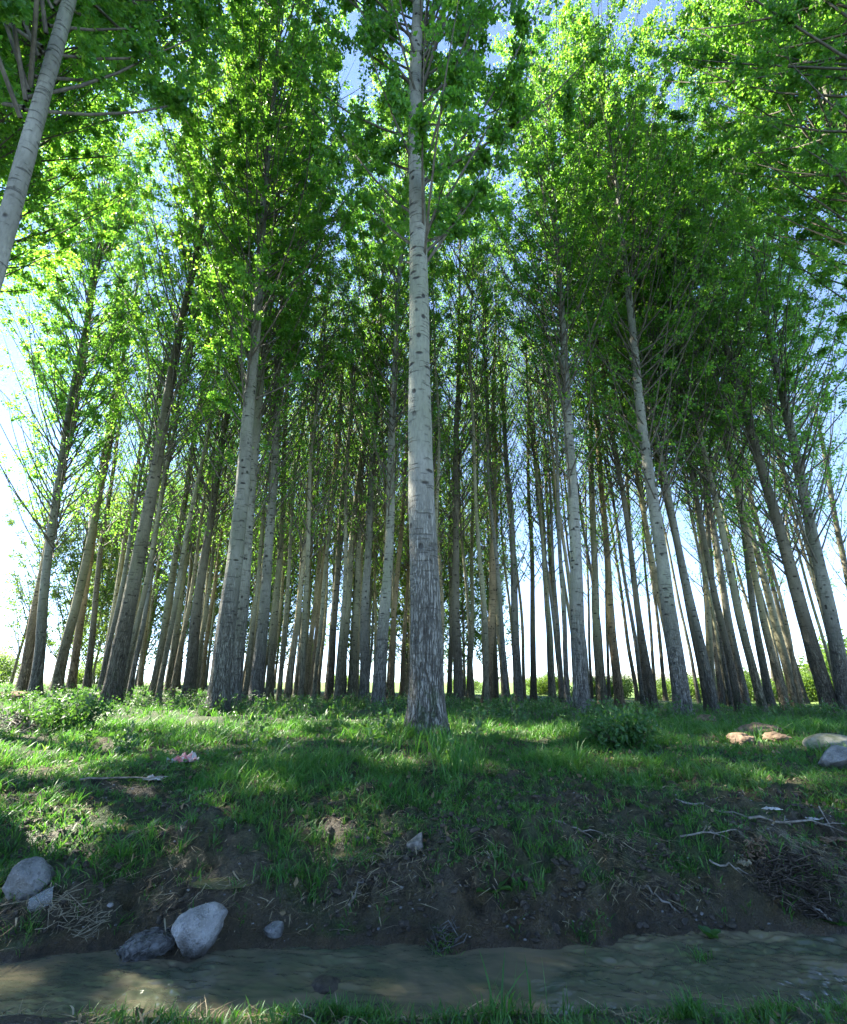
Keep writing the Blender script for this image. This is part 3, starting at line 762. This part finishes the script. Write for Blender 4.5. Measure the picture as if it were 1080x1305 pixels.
# ------------------------------------------------------------------ stones
def ico(sub):
    import bmesh
    bm = bmesh.new(); bmesh.ops.create_icosphere(bm, subdivisions=sub, radius=1)
    V = np.array([v.co[:] for v in bm.verts]); F = np.array([[v.index for v in f.verts] for f in bm.faces]); bm.free(); return V, F
ICO5, ICO4 = ico(5), ico(4)
def stone(name, at, size, seed, mat, label, cat='stone', cuts=9, rot=0.0, rough=.06, sink=.25, group=None, tilt=0.0):
    V, F = ICO5; V = V.copy(); r = np.random.default_rng(seed)
    for k in range(cuts):
        n = r.normal(0, 1, 3); n /= np.linalg.norm(n); d = r.uniform(.58, .86)
        q = V@n; ex = np.clip(q-d, 0, None); V -= n[None]*(ex*.88)[:, None]
    f = fbm(V[:, 0]*2.2+seed, V[:, 1]*2.2, V[:, 2]*2.2, 5)
    V *= (1 + rough*f)[:, None]
    V *= np.array(size)[None]/2
    V = V @ np.array(Matrix.Rotation(tilt, 3, 'Y')).T @ np.array(Matrix.Rotation(rot, 3, 'Z')).T
    V[:, 2] += size[2]*(.5-sink)
    g = Geo(); g.add(V, F, 0, True)
    o = link(name, g.mesh(name, [mat]), None, tuple(at)); return tag(o, label, cat, group)
stone('stone', P(30, 1138), (.23, .18, .20), 5, M_ROCK, 'grey angular boulder at the left edge above the plastic cup', rot=.3, tilt=.25, cuts=12, sink=.36, rough=.09)
stone('stone', P(254, 1196), (.235, .19, .185), 12, M_ROCKL, 'pale grey boulder sitting at the water edge', rot=.5, tilt=-.1, rough=.07, cuts=12, sink=.36)
stone('stone', P(1073, 978), (.34, .26, .2), 21, M_ROCK, 'grey rounded rock at the right border in the grass', sink=.2)
stone('stone', P(1062, 955), (.5, .34, .18), 25, M_ROCKM, 'mossy flat rock just behind the grey one at the right border', sink=.25)
stone('stone', P(12, 892), (.9, .5, .36), 28, M_EARTH, 'brown stone at the left edge beside the leftmost trunk')
stone('stone', P(415, 1258), (.12, .15, .07), 46, M_MUD, 'dark wet stone breaking the water where the flow pinches left of centre', sink=.62)
stone('stone', P(350, 1192), (.10, .07, .06), 41, M_ROCK, 'small dark stone right of the pale boulder at the water edge')
stone('stone', P(140, 1156), (.03, .024, .02), 43, M_ROCKL, 'tiny white pebble on the mud left of the pale boulder', sink=.2)
stone('stone', P(895, 1168), (.022, .02, .014), 44, M_ROCKL, 'tiny white pebble on wet mud near the water plant', sink=.2)
# tan earth clods at the tree foot on the right
for k, (px, py, s, lab) in enumerate([(972, 938, .5, 'largest tan earth clod heaped at the foot of a trunk'), (945, 948, .36, 'tan earth clod, lower left of the heap at a trunk foot'),
                                     (992, 944, .28, 'tan earth clod, right end of the heap at a trunk foot'), (900, 920, .42, 'flat tan earth clod left of the joined twin trunks'),
                                     (845, 915, .4, 'flat tan earth clod at the left foot of the big white leaner')]):
    stone('earth_clod', P(px, py), (s, s*.7, s*.42), 60+k, M_EARTH, lab, 'clod', 4, k, .16, .3, 'clods of dry earth')
# gravelly pebbles on the mud
def pebbles():
    x, y = scatter(2600, -3, 3, 2.3, 3.8, lambda a, b: np.where(b-fe(a) > .0, .12 + .5*bare(a, b), 0))
    V0, F0 = ico(1); g = Geo(); z = ground_z(x, y)
    for i in range(len(x)):
        s = random.uniform(.0025, .009)
        if random.random() < .04: s *= 2
        g.add(V0*np.array([s, s*random.uniform(.6, 1), s*.6])*(1+RNG.normal(0, .12, (len(V0), 1))) + [x[i], y[i], z[i]+s*.2], F0, 0)
    tag(link('pebbles', g.mesh('pebbles', [M_ROCK])), 'small grey pebbles and crumbs of mud on the bank', 'pebbles', kind='stuff')
pebbles()

def clods():
    x, y = scatter(16000, -2.9, 2.9, 2.5, 4.0, lambda a, b: np.where(b-fe(a) > .01, sst(-.35, .45, fbm(a*3.3+1, b*3.3, octv=3)) * (1-sst(.5, 1.1, b-fe(a))) , 0))
    V0, F0 = ico(2); g = Geo(); z = ground_z(x, y)
    for i in range(len(x)):
        sz = .004 + .020*random.random()**3.5
        V = V0.copy()
        for k in range(5):
            n = RNG.normal(0, 1, 3); n /= np.linalg.norm(n); V -= n[None]*np.clip(V@n - random.uniform(.3, .75), 0, None)[:, None]
        V = V*(1+.22*vnoise(V0[:, 0]*2.6+i, V0[:, 1]*2.6, V0[:, 2]*2.6))[:, None]*np.array([sz*random.uniform(.8, 1.7), sz*random.uniform(.7, 1.2), sz*random.uniform(.5, .9)])
        a = random.uniform(0, 6.28); ca, sa = math.cos(a), math.sin(a)
        V[:, 0], V[:, 1] = V[:, 0]*ca - V[:, 1]*sa, V[:, 0]*sa + V[:, 1]*ca
        g.add(V + [x[i], y[i], z[i]+sz*.1], F0, 0, False)
    tag(link('mud_clods', g.mesh('mud_clods', [M_MUD])), 'crumbled dark mud lumps covering the cut bank', 'mud clods', kind='stuff')
clods()

# ------------------------------------------------------------------ wood, sticks, litter
def stick(pa, pb, r, label, lift=.012, kink=.02, fork=True, mat=None):
    a, b = P(*pa), P(*pb); a[2] += lift; b[2] += lift
    n = 9; t = np.linspace(0, 1, n)[:, None]; Q = a + (b-a)*t
    Q[1:-1] += RNG.normal(0, kink*.35, (n-2, 3))
    gz = ground_z(Q[:, 0], Q[:, 1]) + r*.6
    Q[:, 2] = np.maximum(Q[:, 2], gz)
    c = Q.mean(0); g = Geo()
    tube(g, Q-c, np.linspace(r, r*.45, n), 7)
    if fork:
        d = (b-a); s = np.array([-d[1], d[0], abs(d[0])*.25])
        for f, q in ((.45, .35), (.68, -.28)):
            p0 = a + d*f; k = int(f*(n-1)); tube(g, [Q[k]-c, Q[k]-c + d*.12+s*q*.4, Q[k]-c + d*.2+s*q], [r*.5, r*.4, r*.2], 5)
    o = link('fallen_stick', g.mesh('fallen_stick', [mat or M_DEADWOOD]), None, tuple(c)); tag(o, label, 'stick', 'fallen sticks')
stick((955, 1046), (1079, 1054), .008, 'long pale stick lying flat across the mud at the right border')
stick((862, 1022), (962, 1046), .007, 'thin pale stick slanting down toward the long stick at right')
stick((1046, 1036), (1066, 1070), .004, 'short thin stalk crossing the long stick at the right border', .03, .006, False)
stick((868, 1070), (940, 1062), .006, 'forked twig lying left of the bare mud at right')
stick((905, 1100), (955, 1119), .006, 'pale twig beside the white dead leaf')
stick((1020, 1152), (1062, 1180), .010, 'bleached stick at the foot of the brush heap')
stick((100, 998), (215, 993), .007, 'long bleached stick half sunk in the left grass', fork=False)
stick((445, 1160), (462, 1128), .007, 'dark root poking out of the mud bank', .02)
stick((700, 1052), (770, 1066), .005, 'thin twig lying in grass right of centre')
stick((820, 1135), (868, 1168), .007, 'curved twig at the rim of the wet mud right of centre')
stick((905, 1060), (912, 1074), .006, 'small curled peeling of bark on the dark mud')

def brush(px, py, rx, ry, h, n, label, mat, L=(.05, .16), r=(.0015, .004)):
    c = P(px, py); g = Geo()
    for k in range(n):
        a = random.uniform(0, 6.28); b = math.sqrt(random.random())
        p = np.array([rx*b*math.cos(a), ry*b*math.sin(a), 0]); p[2] = G(c[0]+p[0], c[1]+p[1])-c[2] + h*(1-b*b)*random.uniform(.0, 1)
        d = RNG.normal(0, 1, 3); d[2] *= .45; d /= np.linalg.norm(d); l = random.uniform(*L); rr = random.uniform(*r)
        q = RNG.normal(0, .12*l, 3)
        tube(g, [p-d*l/2, p+q, p+d*l/2], [rr, rr, rr*.5], 4, 0, False)
    o = link('brush_heap', g.mesh('brush_heap', [mat]), None, tuple(c)); tag(o, label, 'brush heap')
M_STRAWS = simple('old_straw', (.14, .12, .075), (.33, .29, .20), 25, bump=.2)
M_DARKTWIG = simple('dark_rotten_twig', (.022, .018, .014), (.085, .068, .050), 25, bump=.3)
brush(1015, 1125, .20, .09, .07, 460, 'dark heap of rotten twigs and roots on the right bank', M_DARKTWIG)
brush(968, 1098, .07, .05, .045, 90, 'small tan wad of dry leaves on top of the dark brush heap', M_EARTH, (.02, .05), (.003, .007))
brush(22, 935, .40, .35, .22, 420, 'pale grey heap of dry twigs at the left edge', M_DEADWOOD, (.12, .4), (.003, .007))
brush(92, 1172, .17, .035, .03, 110, 'tangle of tan dead stems beside the plastic cup', M_STRAWS, (.06, .16), (.001, .002))
brush(560, 1208, .10, .035, .035, 70, 'tangle of thin roots hanging into the water at mid stream', M_ROOT, (.04, .12), (.001, .0025))

# mossy log at the foot of the thick dark leaning trunk
a, b = P(112, 896), P(150, 890); g = Geo(); c = (a+b)/2
tt = np.linspace(0, 1, 12)[:, None]
tube(g, (a-c) + (b-a)*tt + [0, 0, .10], np.full(12, .13)*(1+.15*RNG.normal(0, 1, 12)), 14, 0, True, lambda Pp, th: 1+.12*vnoise(np.cos(th)[None]*3+Pp[:, :1]*4, np.sin(th)[None]*3+0*Pp[:, :1]))
tag(link('log', g.mesh('log', [M_ROCKM]), None, tuple(c)), 'dark mossy log lying at the foot of the thick leaning trunk', 'log')

# weathered stump in the middle
stone('stump', P(530, 1084), (.15, .10, .10), 77, M_DEADWOOD, 'splintered grey stump in the grass at the middle of the bank', 'stump', 14, .6, .14, .3, None, -.5)

# fibrous root clump lapped by the stream
c = P(186, 1219); g = Geo()
V, F = ICO4; Vb = V*(1+.15*fbm(V[:, 0]*2, V[:, 1]*2, V[:, 2]*2, 4))[:, None]*np.array([.105, .05, .05]); g.add(Vb, F, 0)
for k in range(150):
    u = RNG.normal(0, 1, 3); u /= np.linalg.norm(u); v = np.cross(u, RNG.normal(0, 1, 3)); v /= np.linalg.norm(v); w_ = np.cross(u, v)
    rr = random.uniform(.12, .5); a = np.linspace(0, random.uniform(1.5, 4.5), 12)[:, None]
    Q = u + rr*(np.cos(a)*v + np.sin(a)*w_) + .05*np.sin(a*3+k)*u; Q /= np.linalg.norm(Q, axis=1)[:, None]
    Q = Q*(1+.15*fbm(Q[:, 0]*2, Q[:, 1]*2, Q[:, 2]*2, 4))[:, None]*np.array([.108, .053, .053])*random.uniform(.98, 1.08)
    tube(g, Q, np.full(12, random.uniform(.0010, .0026)), 5, 0, False)
o = link('root_clump', g.mesh('root_clump', [M_ROOT]), None, (c[0], c[1], c[2]+.03)); o.rotation_euler = (0, -.15, .2)
tag(o, 'grey clump of coiled fine roots at the water edge left of the pale boulder', 'root clump')

# crumpled sheets
def crumple(name, px, py, sx, sy, mat, label, cat, seed, amp=.35, rot=0.0, lift=.0):
    c = P(px, py); n = 26; u, v = np.meshgrid(np.linspace(-.5, .5, n), np.linspace(-.5, .5, n))
    X = u*sx*(1+.25*vnoise(v*4+seed, u*2)); Y = v*sy*(1+.25*vnoise(u*4-seed, v*2))
    Z = amp*min(sx, sy)*(np.abs(fbm(u*3.4+seed, v*3.4, octv=3))) + .008 + lift
    me = sheet(name, X, Y, Z, mat); o = link(name, me, None, tuple(c)); o.rotation_euler = (0, 0, rot)
    md = o.modifiers.new('thickness', 'SOLIDIFY'); md.thickness = .0015
    tag(o, label, cat); return o
w = crumple('wrapper', 232, 973, .20, .16, M_SCRAP, 'crumpled white and faded red wrapper lying in the left grass', 'wrapper', 3, .35, .3)
c2 = crumple('red_panel', 238, 974, .15, .10, M_RED, None, None, 8, .4, .6); c2.parent = w; c2.location = (.02, -.045, .015); c2.rotation_euler = (.2, 0, .5)
crumple('paper_scrap', 196, 996, .12, .06, M_SCRAP, 'pale paper scrap lying flat in the grass below the wrapper', 'paper scrap', 5, .4)
crumple('dead_leaf', 950, 1108, .07, .05, M_STRAWS, 'pale dead leaf curled beside the dark brush heap', 'leaf', 6, .4, .8, .01)
crumple('bark_flake', 985, 1035, .10, .03, M_SCRAP, 'pale flake of bark on the grass above the long stick', 'bark flake', 9, .4)
crumple('bark_flake', 1040, 1047, .09, .03, M_SCRAP, 'pale flake of bark lying on the long stick at right', 'bark flake', 10, .4)
crumple('bark_flake', 1065, 1074, .16, .05, M_EARTH, 'tan flake of bark on the mud at the right border', 'bark flake', 11, .4)

# clear plastic cup, crumpled, lying on its side
m, nt, out = newmat('clear_plastic'); N = NT(nt)
gl = N.bsdf((.60, .62, .60), .18, .5); gl.inputs['Transmission Weight'].default_value = .75; gl.inputs['IOR'].default_value = 1.2
N.link(gl.outputs[0], out.inputs[0]); M_CLEAR = m
c = P(42, 1168); g = Geo(); nn = 28
prof = [(0, .024), (.002, .026), (.03, .030), (.06, .034), (.085, .037), (.087, .040), (.09, .039)]
Q = np.array([[q[0], 0, 0] for q in prof]); tube(g, Q, [q[1] for q in prof], nn, 0, False, lambda Pp, th: 1+.16*vnoise(np.cos(th)[None]*2+Pp[:, :1]*20, np.sin(th)[None]*2+0*Pp[:, :1]))
tube(g, np.array([[0, 0, 0], [.001, 0, 0]]), [.023, .024], nn, 0, True)
o = link('plastic_cup', g.mesh('plastic_cup', [M_CLEAR]), None, (c[0]-.03, c[1], c[2]+.038)); o.rotation_euler = (0, -.2, .5)
o.modifiers.new('thickness', 'SOLIDIFY').thickness = .001
tag(o, 'crumpled clear plastic cup lying on dry stems below the grey boulder', 'cup')

# broad-leaved plants
def rosette(px, py, n, L, label, mat=M_WEED, upright=.5, wr=.22):
    c = P(px, py); g = Geo()
    for k in range(n):
        a = k*6.283/n + random.uniform(-.3, .3); l = L*random.uniform(.6, 1.1); e = upright*random.uniform(.6, 1.2)
        t = np.linspace(0, 1, 7); out_ = l*t*math.cos(e); zz = l*(t*math.sin(e) - .45*t**2.2*math.sin(e))
        wd = l*wr*np.sin(np.pi*np.clip(t*.93+.06, 0, 1))**.8
        d = np.array([math.cos(a), math.sin(a), 0]); s = np.array([-d[1], d[0], 0])
        mid = d*out_[:, None] + np.array([0, 0, 1.])*zz[:, None]
        V = np.concatenate([mid - s*wd[:, None] + [0, 0, .006], mid - [0, 0, .004], mid + s*wd[:, None] + [0, 0, .006]])
        F = [[i, i+1, 8+i, 7+i] for i in range(6)] + [[7+i, 8+i, 15+i, 14+i] for i in range(6)]
        g.add(V, F, 0)
    tag(link('broadleaf_plant', g.mesh('broadleaf_plant', [mat]), None, tuple(c)), label, 'plant')
rosette(628, 1138, 8, .13, 'broad-leaved grey-green plant on the mud bank right of centre')
rosette(905, 1196, 5, .08, 'small plant with one wide leaf standing in the stream at right', upright=.9, wr=.3)
rosette(1068, 1180, 6, .07, 'little round-leaved plant at the right border by the water', wr=.3)

def tuft(px, py, n, H, spread, label, mat=M_GRASS, w=.006, lean=(.2, .9)):
    c = P(px, py); x = RNG.normal(0, spread, n); y = RNG.normal(0, spread*.6, n)
    h = H*RNG.uniform(.45, 1.05, n); z = np.maximum(ground_z(x+c[0], y+c[1]), -.01) - c[2] - .005
    me = blades('grass_tuft', x, y, z, h, np.full(n, w)*RNG.uniform(.6, 1.2, n), h*RNG.uniform(*lean, n), RNG.uniform(0, 6.28, n), mat, lie=.15)
    tag(link('grass_tuft', me, None, tuple(c)), label, 'grass tuft', 'tufts of longer grass')
tuft(655, 1300, 24, .17, .05, 'tall bright blades rising in front of the water at the bottom middle')
tuft(563, 1212, 60, .07, .03, 'matted tuft hanging over the water at mid stream', lean=(.6, 1.6), w=.004)
tuft(748, 1198, 60, .06, .03, 'pale tuft on the bank spur between the two sunlit patches of water', lean=(.5, 1.4), w=.004)
tuft(893, 1222, 50, .075, .03, 'tuft standing in the stream around the wide-leaved water plant', w=.004)
tuft(350, 1122, 110, .085, .045, 'blue-green tuft on the mud above the pale boulder', w=.0045)
tuft(145, 1100, 180, .16, .06, 'long bent tuft hanging over the mud right of the grey boulder', lean=(.7, 1.5), w=.004)
tuft(590, 985, 130, .34, .08, 'tall pale-stemmed tuft at the right foot of the centre trunk', lean=(.1, .6), w=.007)
tuft(560, 960, 90, .30, .12, 'tall tuft growing against the front of the centre trunk', lean=(.1, .6), w=.007)
tuft(290, 935, 90, .26, .12, 'tall tuft at the foot of the front grey twin trunk', lean=(.1, .6), w=.008)
tuft(880, 1300, 90, .09, .028, 'leafy tuft at the bottom border right of centre', w=.005)
tuft(430, 1300, 90, .06, .025, 'low tuft at the bottom border left of centre', w=.004)
tuft(985, 1300, 36, .08, .03, 'sparse tuft at the bottom border near the right corner', w=.004)
tuft(722, 1300, 7, .13, .006, 'few single upright stalks at the bottom border right of the tall blades', w=.003, lean=(.02, .2))

# ------------------------------------------------------------------ far hills
def hills(a0, a1, dist, prof, name):
    n = 160; az = np.radians(np.linspace(a0, a1, n)); h = prof(np.degrees(az))
    X = []; Y = []; Z = []
    for k, (dr, f) in enumerate(((0, 0), (.10, .35), (.22, .75), (.35, 1.0), (.6, .8), (.9, 0))):
        d = dist*(1+dr); X.append(np.sin(az)*d); Y.append(np.cos(az)*d); Z.append(h*f*(1+.12*vnoise(np.degrees(az)*1.5, 0*az+k)) - 2)
    m = simple('hill_scrub', (.10, .11, .07), (.20, .19, .13), .02, .95, .1, .2, .5)
    tag(link(name, sheet(name, np.array(X), np.array(Y), np.array(Z), m)), kind='structure')
hills(-60, -34, 1500, lambda a: 195*sst(-36, -43.5, a)*(1+.1*np.sin(a*1.3)) + 4, 'hill')
hills(8, 60, 2600, lambda a: 34 + 40*sst(14, 34, a)*(1+.25*np.sin(a*.9)), 'distant_hill')

# ------------------------------------------------------------------ light, sky, camera
az, el = math.radians(SUN_AZ), math.radians(SUN_EL)
sd = Vector((math.sin(az)*math.cos(el), math.cos(az)*math.cos(el), math.sin(el)))
L = bpy.data.lights.new('sun', 'SUN'); L.energy = 4.8; L.angle = math.radians(.5); L.color = (1, .93, .80)
lo = bpy.data.objects.new('sun', L); COL.objects.link(lo); lo.rotation_euler = (-sd).to_track_quat('-Z', 'Y').to_euler(); lo.location = (0, 0, 60)
W = bpy.data.worlds.new('World'); S.world = W; W.use_nodes = True
nt = W.node_tree; sky = nt.nodes.new('ShaderNodeTexSky'); sky.sky_type = 'NISHITA'; sky.sun_disc = False
sky.sun_elevation = el; sky.sun_rotation = az; sky.altitude = 2500; sky.air_density = .7; sky.dust_density = 0; sky.ozone_density = 2.5
nt.links.new(sky.outputs[0], nt.nodes['Background'].inputs[0]); nt.nodes['Background'].inputs[1].default_value = .088

# thin air between here and the far hills
m, nt_, out = newmat('thin_air'); pv = nt_.nodes.new('ShaderNodeVolumePrincipled')
pv.inputs['Color'].default_value = (.80, .88, 1, 1); pv.inputs['Density'].default_value = .00007; pv.inputs['Anisotropy'].default_value = .2
nt_.links.new(pv.outputs[0], out.inputs['Volume'])
g = Geo(); bx = np.array([[x, y, z] for x in (-5200, 5200) for y in (-40, 5200) for z in (-6, 330)], float)
g.add(bx, [[0, 1, 3, 2], [4, 6, 7, 5], [0, 4, 5, 1], [2, 3, 7, 6], [0, 2, 6, 4], [1, 5, 7, 3]], 0, False)
tag(link('haze', g.mesh('haze', [m])), 'pale air haze over the far hills', 'haze', kind='stuff')

cam = bpy.data.cameras.new('camera'); co = bpy.data.objects.new('camera', cam); COL.objects.link(co)
cam.sensor_fit = 'HORIZONTAL'; cam.sensor_width = 36; cam.lens = 36*FPX/1080; cam.clip_end = 9000; cam.clip_start = .05
co.location = (0, 0, CAMZ); co.rotation_euler = (math.pi/2 + PITCH, 0, 0)
S.camera = co
S.view_settings.view_transform = 'Standard'; S.view_settings.look = 'None'; S.view_settings.exposure = 3.0; S.view_settings.gamma = 1
cy = S.cycles
cy.max_bounces = 9; cy.diffuse_bounces = 5; cy.glossy_bounces = 2; cy.transmission_bounces = 8; cy.transparent_max_bounces = 4
cy.caustics_reflective = False; cy.caustics_refractive = False; cy.sample_clamp_indirect = 6
cy.use_denoising = True
try:
    cy.denoiser = 'OPENIMAGEDENOISE'; cy.denoising_prefilter = 'NONE'
except Exception as ex: print(ex)
